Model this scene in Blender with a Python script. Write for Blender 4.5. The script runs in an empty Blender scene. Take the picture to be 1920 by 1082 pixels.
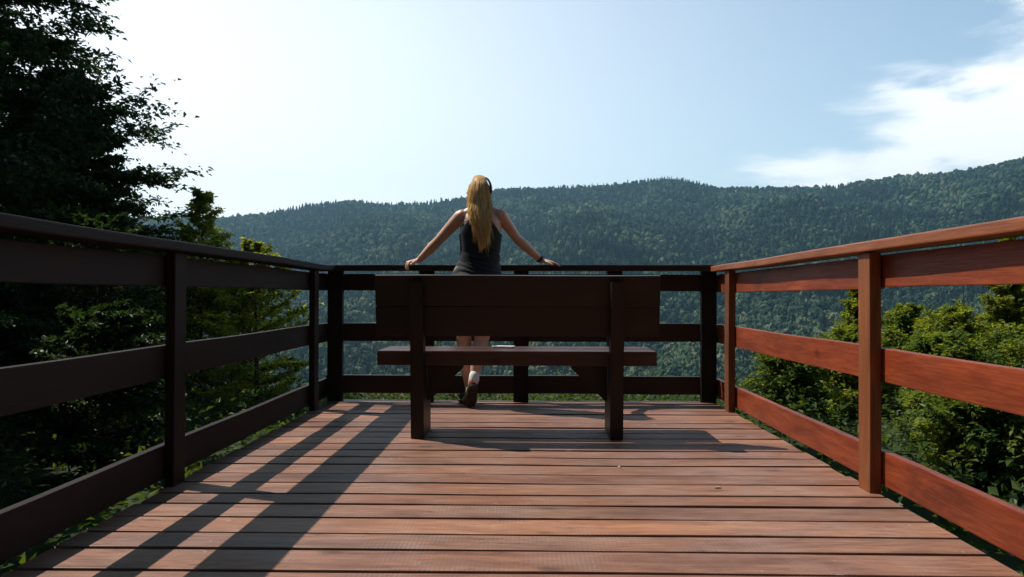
import bpy, bmesh, math, random
import numpy as np
from mathutils import Vector, Matrix, noise as mnoise
sc = bpy.context.scene
COL = sc.collection
rnd = random.Random(7)
R = np.random.default_rng(11)
F = 1350.0; EYE = 0.79; VPX = 985.0; VPY = 555.0     # photo pixels (1920 wide)

# ------------------------------------------------------------------ camera
cam_d = bpy.data.cameras.new('camera'); cam = bpy.data.objects.new('camera', cam_d); COL.objects.link(cam)
cam_d.sensor_width = 36.0; cam_d.lens = 36.0 * F / 1920.0
cam_d.clip_start = 0.05; cam_d.clip_end = 20000
cam.location = (0, 0, EYE)
cam.rotation_euler = (math.radians(90) + math.atan((VPY - 541) / F), math.radians(-0.1), math.atan((VPX - 960) / F))
sc.camera = cam

# ------------------------------------------------------------------ sun and sky
SUN_DIR = Vector((-0.68, 0.26, 1.0)).normalized()     # towards the sun
sun_el = math.asin(SUN_DIR.z)
sd = bpy.data.lights.new('sun', 'SUN'); sd.energy = 5.0; sd.angle = math.radians(0.5); sd.color = (1.0, 0.93, 0.84)
so = bpy.data.objects.new('sun', sd); COL.objects.link(so)
so.rotation_euler = SUN_DIR.to_track_quat('Z', 'Y').to_euler(); so.location = (-20, 8, 30)

world = bpy.data.worlds.new('World'); sc.world = world; world.use_nodes = True
wn = world.node_tree; wn.nodes.clear(); WL = wn.links
def wnode(t, **k):
    n = wn.nodes.new(t)
    for a, b in k.items(): setattr(n, a, b)
    return n
wout = wnode('ShaderNodeOutputWorld'); bg = wnode('ShaderNodeBackground'); bg.inputs[1].default_value = 0.10
WL.new(bg.outputs[0], wout.inputs[0])
sky = wnode('ShaderNodeTexSky', sky_type='NISHITA', sun_disc=False)
sky.sun_elevation = sun_el; sky.sun_rotation = math.atan2(SUN_DIR.x, SUN_DIR.y)
sky.air_density = 1.0; sky.dust_density = 1.0; sky.ozone_density = 2.0; sky.altitude = 300
tc = wnode('ShaderNodeTexCoord'); sep = wnode('ShaderNodeSeparateXYZ'); WL.new(tc.outputs['Generated'], sep.inputs[0])
def wm(op, a, b=None, c=None, clamp=False):
    n = wnode('ShaderNodeMath', operation=op, use_clamp=clamp)
    for i, v in enumerate((a, b, c)):
        if v is None: continue
        if isinstance(v, (int, float)): n.inputs[i].default_value = v
        else: WL.new(v, n.inputs[i])
    return n.outputs[0]
az = wm('ARCTAN2', sep.outputs[0], sep.outputs[1]); el = wm('ARCSINE', sep.outputs[2])
def wsmooth(v, lo, hi):
    n = wnode('ShaderNodeMapRange', interpolation_type='SMOOTHERSTEP'); WL.new(v, n.inputs[0])
    n.inputs[1].default_value = lo; n.inputs[2].default_value = hi; return n.outputs[0]
def wmix(f, a, b, mode='MIX'):
    n = wnode('ShaderNodeMix', data_type='RGBA', blend_type=mode)
    if isinstance(f, (int, float)): n.inputs[0].default_value = f
    else: WL.new(f, n.inputs[0])
    for i, v in ((6, a), (7, b)):
        if isinstance(v, tuple): n.inputs[i].default_value = v
        else: WL.new(v, n.inputs[i])
    return n.outputs[2]
# thin bright veil low on the sunny side
dsq = wm('ADD', wm('POWER', wm('MULTIPLY', wm('ADD', az, 0.62), 1.0), 2.0), wm('POWER', wm('MULTIPLY', wm('SUBTRACT', el, 0.05), 1.25), 2.0))
veil = wm('MULTIPLY', wm('POWER', 2.718, wm('MULTIPLY', dsq, -1.55)), 0.97, clamp=True)
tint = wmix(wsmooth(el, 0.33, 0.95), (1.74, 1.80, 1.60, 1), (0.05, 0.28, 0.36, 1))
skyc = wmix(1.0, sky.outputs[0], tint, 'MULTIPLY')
base = wmix(veil, skyc, (11.9, 11.7, 11.4, 1))
# cirrus bank on the right
cmb = wnode('ShaderNodeCombineXYZ'); WL.new(az, cmb.inputs[0]); WL.new(el, cmb.inputs[1])
mp = wnode('ShaderNodeMapping'); WL.new(cmb.outputs[0], mp.inputs[0]); mp.inputs['Rotation'].default_value = (0, 0, math.radians(-24)); mp.inputs['Scale'].default_value = (2.7, 8.0, 1)
nz = wnode('ShaderNodeTexNoise'); nz.inputs['Scale'].default_value = 1.7; nz.inputs['Detail'].default_value = 8; nz.inputs['Roughness'].default_value = 0.58; nz.inputs['Distortion'].default_value = 0.25
WL.new(mp.outputs[0], nz.inputs[0])
nzo = wm('SUBTRACT', nz.outputs[0], 0.5)
bound = wm('ADD', 0.115, wm('MULTIPLY', wm('SUBTRACT', az, 0.30), 0.66))
bound = wm('MINIMUM', bound, 0.325)
edge = wm('ADD', wm('SUBTRACT', bound, el), wm('MULTIPLY', nzo, 0.36))
cl = wm('MULTIPLY', wsmooth(edge, -0.06, 0.055), wsmooth(wm('ADD', az, wm('MULTIPLY', nzo, 0.5)), 0.22, 0.38))
nz2 = wnode('ShaderNodeTexNoise'); nz2.inputs['Scale'].default_value = 2.6; nz2.inputs['Detail'].default_value = 6
WL.new(mp.outputs[0], nz2.inputs[0])
cl = wm('MULTIPLY', cl, wsmooth(nz2.outputs[0], 0.24, 0.46), clamp=True)
final = wmix(wm('MULTIPLY', cl, 0.93), base, (12.2, 12.2, 12.0, 1))
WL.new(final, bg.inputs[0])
sc.view_settings.view_transform = 'Standard'; sc.view_settings.look = 'None'
sc.view_settings.gamma = 1.0; sc.view_settings.exposure = 0.22; sc.view_settings.use_curve_mapping = False
sc.render.engine = 'CYCLES'; sc.cycles.volume_bounces = 0

# ------------------------------------------------------------------ helpers
def tag(o, label=None, cat=None, group=None, kind=None):
    if label: o['label'] = label
    if cat: o['category'] = cat
    if group: o['group'] = group
    if kind: o['kind'] = kind
    return o
def empty(name, loc=(0, 0, 0), rz=0.0):
    o = bpy.data.objects.new(name, None); COL.objects.link(o); o.location = loc; o.rotation_euler = (0, 0, rz)
    o.empty_display_size = 0.2; return o
def link_mesh(name, me, mat=None, parent=None, loc=None):
    o = bpy.data.objects.new(name, me); COL.objects.link(o)
    if mat: me.materials.append(mat)
    if parent: o.parent = parent
    if loc: o.location = loc
    return o
def np_mesh(name, verts, faces, tone=None, smooth=False):
    """faces: (n,k) int array, constant k"""
    me = bpy.data.meshes.new(name); v = np.asarray(verts, dtype=np.float32); f = np.asarray(faces, dtype=np.int32)
    n, k = f.shape
    me.vertices.add(len(v)); me.vertices.foreach_set('co', v.ravel())
    me.loops.add(n * k); me.loops.foreach_set('vertex_index', f.ravel())
    me.polygons.add(n); me.polygons.foreach_set('loop_start', np.arange(0, n * k, k, dtype=np.int32))
    me.polygons.foreach_set('loop_total', np.full(n, k, dtype=np.int32))
    me.polygons.foreach_set('use_smooth', np.full(n, smooth, dtype=bool))
    me.update(calc_edges=True)
    if tone is not None:
        a = me.attributes.new('tone', 'FLOAT', 'POINT'); a.data.foreach_set('value', np.asarray(tone, dtype=np.float32))
    return me
def board(bm, x0, x1, y0, y1, z0, z1, bev=0.004, tone=None, segs=1, bow=0.0, M=None):
    """bevelled board added to bm; segs splits the long axis, bow bends it a little"""
    b = bmesh.new(); bmesh.ops.create_cube(b, size=1)
    sx, sy, sz = x1 - x0, y1 - y0, z1 - z0
    for v in b.verts: v.co = Vector((v.co.x * sx, v.co.y * sy, v.co.z * sz))
    L = (sx, sy, sz); ax = L.index(max(L))
    if segs > 1:
        for i in range(1, segs):
            p = Vector((0, 0, 0)); p[ax] = -L[ax] / 2 + L[ax] * i / segs; nn = Vector((0, 0, 0)); nn[ax] = 1
            bmesh.ops.bisect_plane(b, geom=b.verts[:] + b.edges[:] + b.faces[:], plane_co=p, plane_no=nn)
    if bev > 0:
        ed = [e for e in b.edges if len(e.link_faces) == 2 and e.calc_face_angle(0) > 1.0]
        bmesh.ops.bevel(b, geom=ed, offset=bev, segments=2, affect='EDGES', profile=0.6)
    if bow:
        ph = rnd.uniform(0, 10); ax2 = [a for a in range(3) if a != ax]
        for v in b.verts:
            for q, a in enumerate(ax2):
                v.co[a] += bow * mnoise.noise(Vector((v.co[ax] * 1.1 + ph, q * 7.3, ph)))
    c = Vector(((x0 + x1) / 2, (y0 + y1) / 2, (z0 + z1) / 2))
    for v in b.verts: v.co += c
    if M is not None:
        for v in b.verts: v.co = M @ v.co
    me = bpy.data.meshes.new('tmp'); b.to_mesh(me); b.free()
    n0 = len(bm.verts); bm.from_mesh(me); bpy.data.meshes.remove(me)
    bm.verts.ensure_lookup_table()
    lay = bm.verts.layers.float.get('tone') or bm.verts.layers.float.new('tone')
    bm.verts.ensure_lookup_table()
    t = rnd.random() if tone is None else tone
    for i in range(n0, len(bm.verts)): bm.verts[i][lay] = t
def bm_obj(name, bm, mat, parent=None):
    me = bpy.data.meshes.new(name); bm.to_mesh(me); bm.free()
    return link_mesh(name, me, mat, parent)
def board_obj(name, mat, parent, *a, **k):
    bm = bmesh.new(); bm.verts.layers.float.new('tone'); board(bm, *a, **k)
    o = bm_obj(name, bm, mat, parent)
    if parent: o.location = -parent.location
    return o

# ------------------------------------------------------------------ materials
def newmat(name):
    m = bpy.data.materials.new(name); m.use_nodes = True; nt = m.node_tree; nt.nodes.clear()
    out = nt.nodes.new('ShaderNodeOutputMaterial'); return m, nt, out
def N(nt, t, **k):
    n = nt.nodes.new(t)
    for a, b in k.items(): setattr(n, a, b)
    return n
def ramp(nt, src, stops):
    n = N(nt, 'ShaderNodeValToRGB'); nt.links.new(src, n.inputs[0]); e = n.color_ramp.elements
    while len(e) < len(stops): e.new(0.5)
    for i, (p, c) in enumerate(stops): e[i].position = p; e[i].color = (*c, 1) if len(c) == 3 else c
    return n.outputs[0]
def mixc(nt, f, a, b, mode='MIX'):
    n = N(nt, 'ShaderNodeMix', data_type='RGBA', blend_type=mode)
    if isinstance(f, (int, float)): n.inputs[0].default_value = f
    else: nt.links.new(f, n.inputs[0])
    for i, v in ((6, a), (7, b)):
        if isinstance(v, tuple): n.inputs[i].default_value = (*v, 1) if len(v) == 3 else v
        else: nt.links.new(v, n.inputs[i])
    return n.outputs[2]
def mth(nt, op, a, b=None, clamp=False):
    n = N(nt, 'ShaderNodeMath', operation=op, use_clamp=clamp)
    for i, v in enumerate((a, b)):
        if v is None: continue
        if isinstance(v, (int, float)): n.inputs[i].default_value = v
        else: nt.links.new(v, n.inputs[i])
    return n.outputs[0]
def noise(nt, vec, scale, detail=4, rough=0.55, dist=0.0):
    n = N(nt, 'ShaderNodeTexNoise'); nt.links.new(vec, n.inputs['Vector'])
    n.inputs['Scale'].default_value = scale; n.inputs['Detail'].default_value = detail
    n.inputs['Roughness'].default_value = rough; n.inputs['Distortion'].default_value = dist; return n.outputs[0]

def wood(name, dark, mid, light, axis, rough=0.45, weather=0.0, sawn=0.0, spec=0.5, coat=0.0, patch=0.0):
    m, nt, out = newmat(name); L = nt.links
    p = N(nt, 'ShaderNodeBsdfPrincipled'); L.new(p.outputs[0], out.inputs[0])
    geo = N(nt, 'ShaderNodeNewGeometry'); at = N(nt, 'ShaderNodeAttribute', attribute_name='tone')
    off = N(nt, 'ShaderNodeCombineXYZ')
    t7 = mth(nt, 'MULTIPLY', at.outputs['Fac'], 37.0)
    for i in range(3): L.new(t7, off.inputs[i])
    add = N(nt, 'ShaderNodeVectorMath', operation='ADD'); L.new(geo.outputs['Position'], add.inputs[0]); L.new(off.outputs[0], add.inputs[1])
    mp = N(nt, 'ShaderNodeMapping'); L.new(add.outputs[0], mp.inputs[0])
    s = [1.0, 1.0, 1.0]; s[axis] = 0.06; mp.inputs['Scale'].default_value = s
    v = mp.outputs[0]
    g1 = noise(nt, v, 42, 6, 0.65, 0.6); g2 = noise(nt, v, 150, 3, 0.6); blotch = noise(nt, add.outputs[0], 3.2, 5, 0.6)
    s2 = [1.0, 1.0, 1.0]; s2[axis] = 0.22
    mpb = N(nt, 'ShaderNodeMapping'); L.new(add.outputs[0], mpb.inputs[0]); mpb.inputs['Scale'].default_value = s2
    wide = noise(nt, mpb.outputs[0], 11, 5, 0.6, 0.8)
    c = ramp(nt, g1, [(0.28, dark), (0.5, mid), (0.72, light)])
    c = mixc(nt, 0.55, c, ramp(nt, wide, [(0.3, dark), (0.52, mid), (0.75, light)]))
    c = mixc(nt, mth(nt, 'MULTIPLY', ramp(nt, g2, [(0.42, (1, 1, 1)), (0.56, (0, 0, 0))]), 0.35), c, dark)
    # board to board difference
    tv = ramp(nt, at.outputs['Fac'], [(0.0, (0.66, 0.63, 0.64)), (0.35, (1.0, 0.93, 0.88)), (0.7, (0.88, 0.92, 0.98)), (1.0, (1.25, 1.2, 1.1))])
    c = mixc(nt, 1.0, c, tv, 'MULTIPLY')
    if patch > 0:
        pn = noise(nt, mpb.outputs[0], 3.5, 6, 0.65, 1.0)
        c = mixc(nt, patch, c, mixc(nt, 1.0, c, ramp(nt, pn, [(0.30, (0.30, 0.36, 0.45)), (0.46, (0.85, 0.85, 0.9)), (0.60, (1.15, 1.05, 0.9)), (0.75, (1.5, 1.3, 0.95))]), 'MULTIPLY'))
    # knots
    vo = N(nt, 'ShaderNodeTexVoronoi'); s3 = [1.0, 1.0, 1.0]; s3[axis] = 0.5
    mk = N(nt, 'ShaderNodeMapping'); L.new(add.outputs[0], mk.inputs[0]); mk.inputs['Scale'].default_value = s3
    L.new(mk.outputs[0], vo.inputs['Vector']); vo.inputs['Scale'].default_value = 3.6
    kn = ramp(nt, vo.outputs['Distance'], [(0.0, (1, 1, 1)), (0.035, (0.9, 0.9, 0.9)), (0.10, (0, 0, 0))])
    c = mixc(nt, mth(nt, 'MULTIPLY', kn, 0.8), c, tuple(x * 0.3 for x in dark))
    if weather > 0:
        wmask = ramp(nt, blotch, [(0.45, (0, 0, 0)), (0.72, (1, 1, 1))])
        c = mixc(nt, mth(nt, 'MULTIPLY', wmask, weather), c, (0.33, 0.26, 0.24))
        st = noise(nt, mpb.outputs[0], 26, 4, 0.7)
        c = mixc(nt, mth(nt, 'MULTIPLY', ramp(nt, st, [(0.57, (0, 0, 0)), (0.72, (1, 1, 1))]), 0.55), c, tuple(x * 0.4 for x in dark))
        # pale scuffs
        sf = noise(nt, add.outputs[0], 14, 3, 0.7)
        c = mixc(nt, mth(nt, 'MULTIPLY', ramp(nt, sf, [(0.70, (0, 0, 0)), (0.76, (1, 1, 1))]), 0.5), c, (0.5, 0.42, 0.38))
    L.new(c, p.inputs['Base Color'])
    rr = N(nt, 'ShaderNodeMapRange'); L.new(g1, rr.inputs[0]); rr.inputs[3].default_value = rough - 0.1; rr.inputs[4].default_value = rough + 0.2
    L.new(rr.outputs[0], p.inputs['Roughness']); p.inputs['Specular IOR Level'].default_value = spec
    p.inputs['Coat Weight'].default_value = coat; p.inputs['Coat Roughness'].default_value = 0.25
    h = mth(nt, 'ADD', mth(nt, 'MULTIPLY', g1, 0.6), mth(nt, 'MULTIPLY', g2, 0.5))
    if sawn > 0:
        wv = N(nt, 'ShaderNodeTexWave', wave_type='BANDS', bands_direction=('X', 'Y', 'Z')[axis])
        L.new(geo.outputs['Position'], wv.inputs[0]); wv.inputs['Scale'].default_value = 22; wv.inputs['Distortion'].default_value = 1.2; wv.inputs['Detail'].default_value = 1
        sm = mth(nt, 'MULTIPLY', wv.outputs['Fac'], ramp(nt, blotch, [(0.4, (0, 0, 0)), (0.6, (1, 1, 1))]))
        h = mth(nt, 'ADD', h, mth(nt, 'MULTIPLY', sm, sawn))
    bp = N(nt, 'ShaderNodeBump'); bp.inputs['Strength'].default_value = 0.35; bp.inputs['Distance'].default_value = 0.004
    L.new(h, bp.inputs['Height']); L.new(bp.outputs[0], p.inputs['Normal'])
    return m

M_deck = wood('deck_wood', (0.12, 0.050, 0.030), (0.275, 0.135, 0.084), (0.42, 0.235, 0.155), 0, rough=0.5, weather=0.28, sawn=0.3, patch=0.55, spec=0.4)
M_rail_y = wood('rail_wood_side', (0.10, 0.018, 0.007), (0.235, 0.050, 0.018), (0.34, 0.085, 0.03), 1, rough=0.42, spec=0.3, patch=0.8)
M_rail_x_shaded = wood('rail_wood_far_shaded', (0.02, 0.008, 0.006), (0.024, 0.010, 0.008), (0.045, 0.018, 0.012), 0, rough=0.42, spec=0.4)  # far railing timber, base colour taken almost to black to stand for shade
M_shaded_y = wood('rail_wood_left_shaded', (0.010, 0.006, 0.005), (0.020, 0.011, 0.009), (0.038, 0.020, 0.015), 1, rough=0.55, spec=0.2)  # shaded copy of the railing timber, shade put into the base colour
M_post = wood('post_wood', (0.11, 0.034, 0.012), (0.22, 0.075, 0.026), (0.33, 0.125, 0.045), 2, rough=0.45, spec=0.4)
M_post_shaded = wood('post_wood_shaded', (0.010, 0.006, 0.005), (0.020, 0.011, 0.009), (0.038, 0.020, 0.015), 2, rough=0.55, spec=0.2)  # shaded copy of post_wood, darkness of the shade is in the colour
M_cap_y = wood('handrail_wood', (0.15, 0.045, 0.018), (0.29, 0.10, 0.038), (0.42, 0.16, 0.07), 1, rough=0.35, spec=0.5)
M_bench_shaded = wood('bench_wood_shaded', (0.009, 0.006, 0.005), (0.018, 0.010, 0.008), (0.034, 0.019, 0.014), 0, rough=0.38, spec=0.4)  # dark stain, blackened further to deepen the shaded back
M_seat_lit = wood('seat_wood_lit', (0.035, 0.014, 0.011), (0.070, 0.028, 0.020), (0.12, 0.05, 0.037), 0, rough=0.35, spec=0.45)  # lighter than the rest of the bench so the sunlit top shows
M_bench_leg_shaded = wood('bench_leg_wood_shaded', (0.009, 0.006, 0.005), (0.018, 0.010, 0.008), (0.035, 0.019, 0.013), 2, rough=0.4, spec=0.4)  # dark stain plus extra darkening that stands for shade on the legs

def simple(name, col, rough=0.6, spec=0.5, metal=0.0, nscale=0, nvar=0.2, bump=0.0, sheen=0):
    m, nt, out = newmat(name); p = N(nt, 'ShaderNodeBsdfPrincipled'); nt.links.new(p.outputs[0], out.inputs[0])
    p.inputs['Base Color'].default_value = (*col, 1); p.inputs['Roughness'].default_value = rough
    p.inputs['Specular IOR Level'].default_value = spec; p.inputs['Metallic'].default_value = metal
    if nscale:
        t = N(nt, 'ShaderNodeTexCoord'); n = noise(nt, t.outputs['Object'], nscale, 4)
        c = ramp(nt, n, [(0.3, tuple(x * (1 - nvar) for x in col)), (0.7, tuple(min(1, x * (1 + nvar)) for x in col))])
        nt.links.new(c, p.inputs['Base Color'])
        if bump:
            b = N(nt, 'ShaderNodeBump'); b.inputs['Strength'].default_value = bump; b.inputs['Distance'].default_value = 0.003
            nt.links.new(n, b.inputs['Height']); nt.links.new(b.outputs[0], p.inputs['Normal'])
    if sheen: p.inputs['Sheen Weight'].default_value = sheen
    return m
def leafmat(name, dark, light, trans=0.35, tcol=None):
    m, nt, out = newmat(name); L = nt.links
    at = N(nt, 'ShaderNodeAttribute', attribute_name='tone')
    c = ramp(nt, at.outputs['Fac'], [(0.0, dark), (1.0, light)])
    p = N(nt, 'ShaderNodeBsdfPrincipled'); L.new(c, p.inputs['Base Color']); p.inputs['Roughness'].default_value = 0.5; p.inputs['Specular IOR Level'].default_value = 0.3
    t = N(nt, 'ShaderNodeBsdfTranslucent'); tc_ = mixc(nt, 1.0, c, tcol or (1.9, 1.7, 0.5), 'MULTIPLY'); L.new(tc_, t.inputs[0])
    mx = N(nt, 'ShaderNodeMixShader'); mx.inputs[0].default_value = trans
    L.new(p.outputs[0], mx.inputs[1]); L.new(t.outputs[0], mx.inputs[2]); L.new(mx.outputs[0], out.inputs[0]); return m
def forest_mat():
    m, nt, out = newmat('forest_foliage'); p = N(nt, 'ShaderNodeBsdfPrincipled'); nt.links.new(p.outputs[0], out.inputs[0])
    at = N(nt, 'ShaderNodeAttribute', attribute_name='tone'); g = N(nt, 'ShaderNodeNewGeometry')
    n = noise(nt, g.outputs['Position'], 0.55, 5, 0.75)
    f = mth(nt, 'ADD', at.outputs['Fac'], mth(nt, 'MULTIPLY', mth(nt, 'SUBTRACT', n, 0.5), 1.9), True)
    c = ramp(nt, f, [(0.0, (0.004, 0.014, 0.012)), (0.40, (0.026, 0.056, 0.032)), (0.7, (0.085, 0.125, 0.055)), (0.93, (0.12, 0.15, 0.075)), (1.0, (0.20, 0.19, 0.12))])
    nt.links.new(c, p.inputs['Base Color']); p.inputs['Roughness'].default_value = 0.9; p.inputs['Specular IOR Level'].default_value = 0.1
    b = N(nt, 'ShaderNodeBump'); b.inputs['Strength'].default_value = 1.0; b.inputs['Distance'].default_value = 2.2; nt.links.new(n, b.inputs['Height']); nt.links.new(b.outputs[0], p.inputs['Normal'])
    return m
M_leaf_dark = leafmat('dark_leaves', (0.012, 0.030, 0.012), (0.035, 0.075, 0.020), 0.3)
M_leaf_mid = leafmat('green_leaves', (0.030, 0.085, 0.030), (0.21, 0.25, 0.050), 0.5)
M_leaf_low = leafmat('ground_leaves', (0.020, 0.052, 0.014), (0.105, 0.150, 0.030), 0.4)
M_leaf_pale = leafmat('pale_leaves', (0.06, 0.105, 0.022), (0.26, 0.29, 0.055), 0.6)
M_forest = forest_mat()
M_bark = simple('bark', (0.07, 0.05, 0.038), 0.9, 0.2, nscale=18, nvar=0.5, bump=0.8)
def ground_mat():
    m, nt, out = newmat('forest_floor'); p = N(nt, 'ShaderNodeBsdfPrincipled'); nt.links.new(p.outputs[0], out.inputs[0])
    g = N(nt, 'ShaderNodeNewGeometry'); n1 = noise(nt, g.outputs['Position'], 0.9, 8, 0.7); n2 = noise(nt, g.outputs['Position'], 0.012, 6, 0.6)
    c = ramp(nt, n1, [(0.3, (0.012, 0.022, 0.010)), (0.6, (0.035, 0.055, 0.018)), (0.8, (0.06, 0.075, 0.025))])
    c = mixc(nt, mth(nt, 'MULTIPLY', n2, 0.3), c, (0.05, 0.045, 0.025))
    nt.links.new(c, p.inputs['Base Color']); p.inputs['Roughness'].default_value = 0.95; p.inputs['Specular IOR Level'].default_value = 0.1
    b = N(nt, 'ShaderNodeBump'); b.inputs['Distance'].default_value = 0.05; nt.links.new(n1, b.inputs['Height']); nt.links.new(b.outputs[0], p.inputs['Normal'])
    return m
M_ground = ground_mat()

# ------------------------------------------------------------------ terrain
rx = [-400, 0, 250, 420, 480, 520, 560, 600, 660, 720, 760, 820, 870, 940, 1000, 1060, 1130, 1180, 1230, 1270, 1310, 1345, 1400, 1500, 1570, 1640, 1700, 1760, 1820, 1880, 1920, 2100, 2500]
ry = [420, 412, 408, 404, 399, 393, 385, 378, 375, 380, 379, 374, 367, 350, 350, 347, 344, 339, 333, 332, 341, 349, 349, 347, 345, 332, 325, 323, 313, 302, 293, 270, 240]
rid_az = np.arctan((np.array(rx) - VPX) / F); rid_t = (VPY - np.array(ry) - 9) / F   # z/y of the ridge
PHS = R.uniform(0, 6.28, 24)
def fbm2(x, y, s, oct_=4):
    v = np.zeros_like(x); a = 1.0
    for o in range(oct_):
        k = s * 2 ** o; p = PHS[o * 4:o * 4 + 4]
        v += a * (np.sin(k * x + 1.3 * np.sin(k * y * 0.7 + p[0]) + p[1]) * np.cos(k * y * 0.9 + 1.1 * np.sin(k * x * 0.8 + p[2]) + p[3])); a *= 0.5
    return v
def terrain(x, y):
    x = np.asarray(x, float); y = np.asarray(y, float)
    r = np.hypot(x, y) + 1e-6; a = np.arctan2(x, y)
    # slope the deck stands on
    d = np.maximum(0, y - 6.5)
    near = -0.31 - 0.035 * np.minimum(d, 2.5) - 0.42 * np.maximum(0, d - 2.5)
    near = near - 0.05 * np.maximum(0, np.abs(x) - 2) * (x < 0) + 0.05 * np.clip(x - 2, 0, 8) + 0.8 * np.maximum(0, -y - 2)
    near = near + 0.06 * fbm2(x, y, 0.9, 3) * (1 - np.exp(-(np.maximum(0, np.abs(x) - 1.6)) / 2.0))
    near = np.maximum(near, -150 + 0 * r)
    # opposite mountainside
    ar = np.interp(a, rid_az, rid_t); zr_t = ar / np.maximum(np.cos(a), 0.3)
    rr = 1750 + 150 * np.sin(a * 3 + 0.5)
    zr = EYE + ar * rr * np.cos(a)
    r0 = 470.0; t = (r - r0) / (rr - r0)
    tt = np.clip(t, 0, 1)
    far = -150 + (zr + 150) * (tt * 0.92 + 0.08 * tt ** 2)
    rough = 26 * fbm2(x, y, 0.009, 4) + 22 * np.sin(a * 22 + 2.0 * np.sin(r / 260.0) + 1.0)
    far = far + rough * np.clip(tt * (1 - tt) * 4, 0, 1)
    far = np.where(t > 1, zr - 0.25 * (r - rr) * (r < rr + 900) - 225 * (r >= rr + 900), far)
    front = np.clip((np.cos(a) - 0.0) / 0.3, 0, 1)
    w = np.clip((r - 330) / 140.0, 0, 1); w = w * w * (3 - 2 * w)
    z = near * (1 - w) + far * w
    back = 0.8 * np.maximum(0, -y - 2) - 0.31  # rear hillside raised to shut out sky light from behind
    back = np.minimum(back, 350)
    z = np.where(front < 1, z * front + back * (1 - front) * (y < 0) + np.where(y >= 0, near, 0) * (1 - front), z)
    return z
def build_ground():
    nr, na = 230, 720
    rr = np.concatenate([np.linspace(0.3, 14, 60), 14 * (3300 / 14) ** (np.linspace(0, 1, nr - 60 + 1)[1:])])
    aa = np.linspace(-math.pi, math.pi, na, endpoint=False)
    A, Rr = np.meshgrid(aa, rr, indexing='xy')
    X = Rr * np.sin(A); Y = Rr * np.cos(A); Z = terrain(X, Y)
    v = np.stack([X, Y, Z], -1).reshape(-1, 3)
    i = np.arange(nr - 1)[:, None] * na; j = np.arange(na)[None]; jn = (j + 1) % na
    f = np.stack([i + j, i + jn, i + na + jn, i + na + j], -1).reshape(-1, 4)
    c = len(v); v = np.vstack([v, [[0, 0, -0.31]]])
    me = np_mesh('ground', v, f, smooth=True)
    b = bmesh.new(); b.from_mesh(me); b.verts.ensure_lookup_table()
    for k in range(na): b.faces.new((b.verts[c], b.verts[(k + 1) % na], b.verts[k]))
    bmesh.ops.recalc_face_normals(b, faces=b.faces); b.to_mesh(me); b.free()
    o = link_mesh('ground', me, M_ground); tag(o, 'steep green mountainside falling from the deck to the valley and rising beyond', 'ground', kind='structure')
build_ground()

# ------------------------------------------------------------------ far forest (one mass)
def ico(sub):
    b = bmesh.new(); bmesh.ops.create_icosphere(b, subdivisions=sub, radius=1); b.verts.ensure_lookup_table()
    v = np.array([x.co[:] for x in b.verts]); f = np.array([[q.index for q in p.verts] for p in b.faces]); b.free(); return v, f
def forest_variants():
    vs = []; IC = (ico(2), ico(3))
    for k in range(14):
        v0, f0 = IC[k >= 7]                                # broadleaf crowns
        n = v0 + 0
        for q in range(len(n)):
            d = Vector(v0[q]) * 1.7 + Vector((k * 3.1, k * 1.7, 0))
            s = 1 + 0.45 * mnoise.noise(d) + 0.42 * mnoise.noise(d * 2.6)
            n[q] = v0[q] * s
        n[:, 2] = n[:, 2] * 0.58 + 0.42
        vs.append((n, f0, 'b'))
    for k in range(5):                                # spires
        v = []; f = []; ns = 7; zz = 0.05
        for ti in range(4):
            r0 = (0.55 - 0.12 * ti); z0 = 0.08 + 0.21 * ti; z1 = z0 + 0.36 if ti < 3 else 1.0
            b0 = len(v)
            for s in range(ns):
                a = 6.283 * s / ns + ti * 0.7 + k; jr = r0 * rnd.uniform(0.65, 1.25)
                v.append((jr * math.cos(a), jr * math.sin(a), z0 - rnd.uniform(0, 0.07)))
            v.append((0, 0, z1)); v.append((0, 0, z0 + 0.06))
            for s in range(ns): f.append((b0 + s, b0 + (s + 1) % ns, b0 + ns)); f.append((b0 + (s + 1) % ns, b0 + s, b0 + ns + 1))
        vs.append((np.array(v), np.array(f), 'c'))
    return vs
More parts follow.
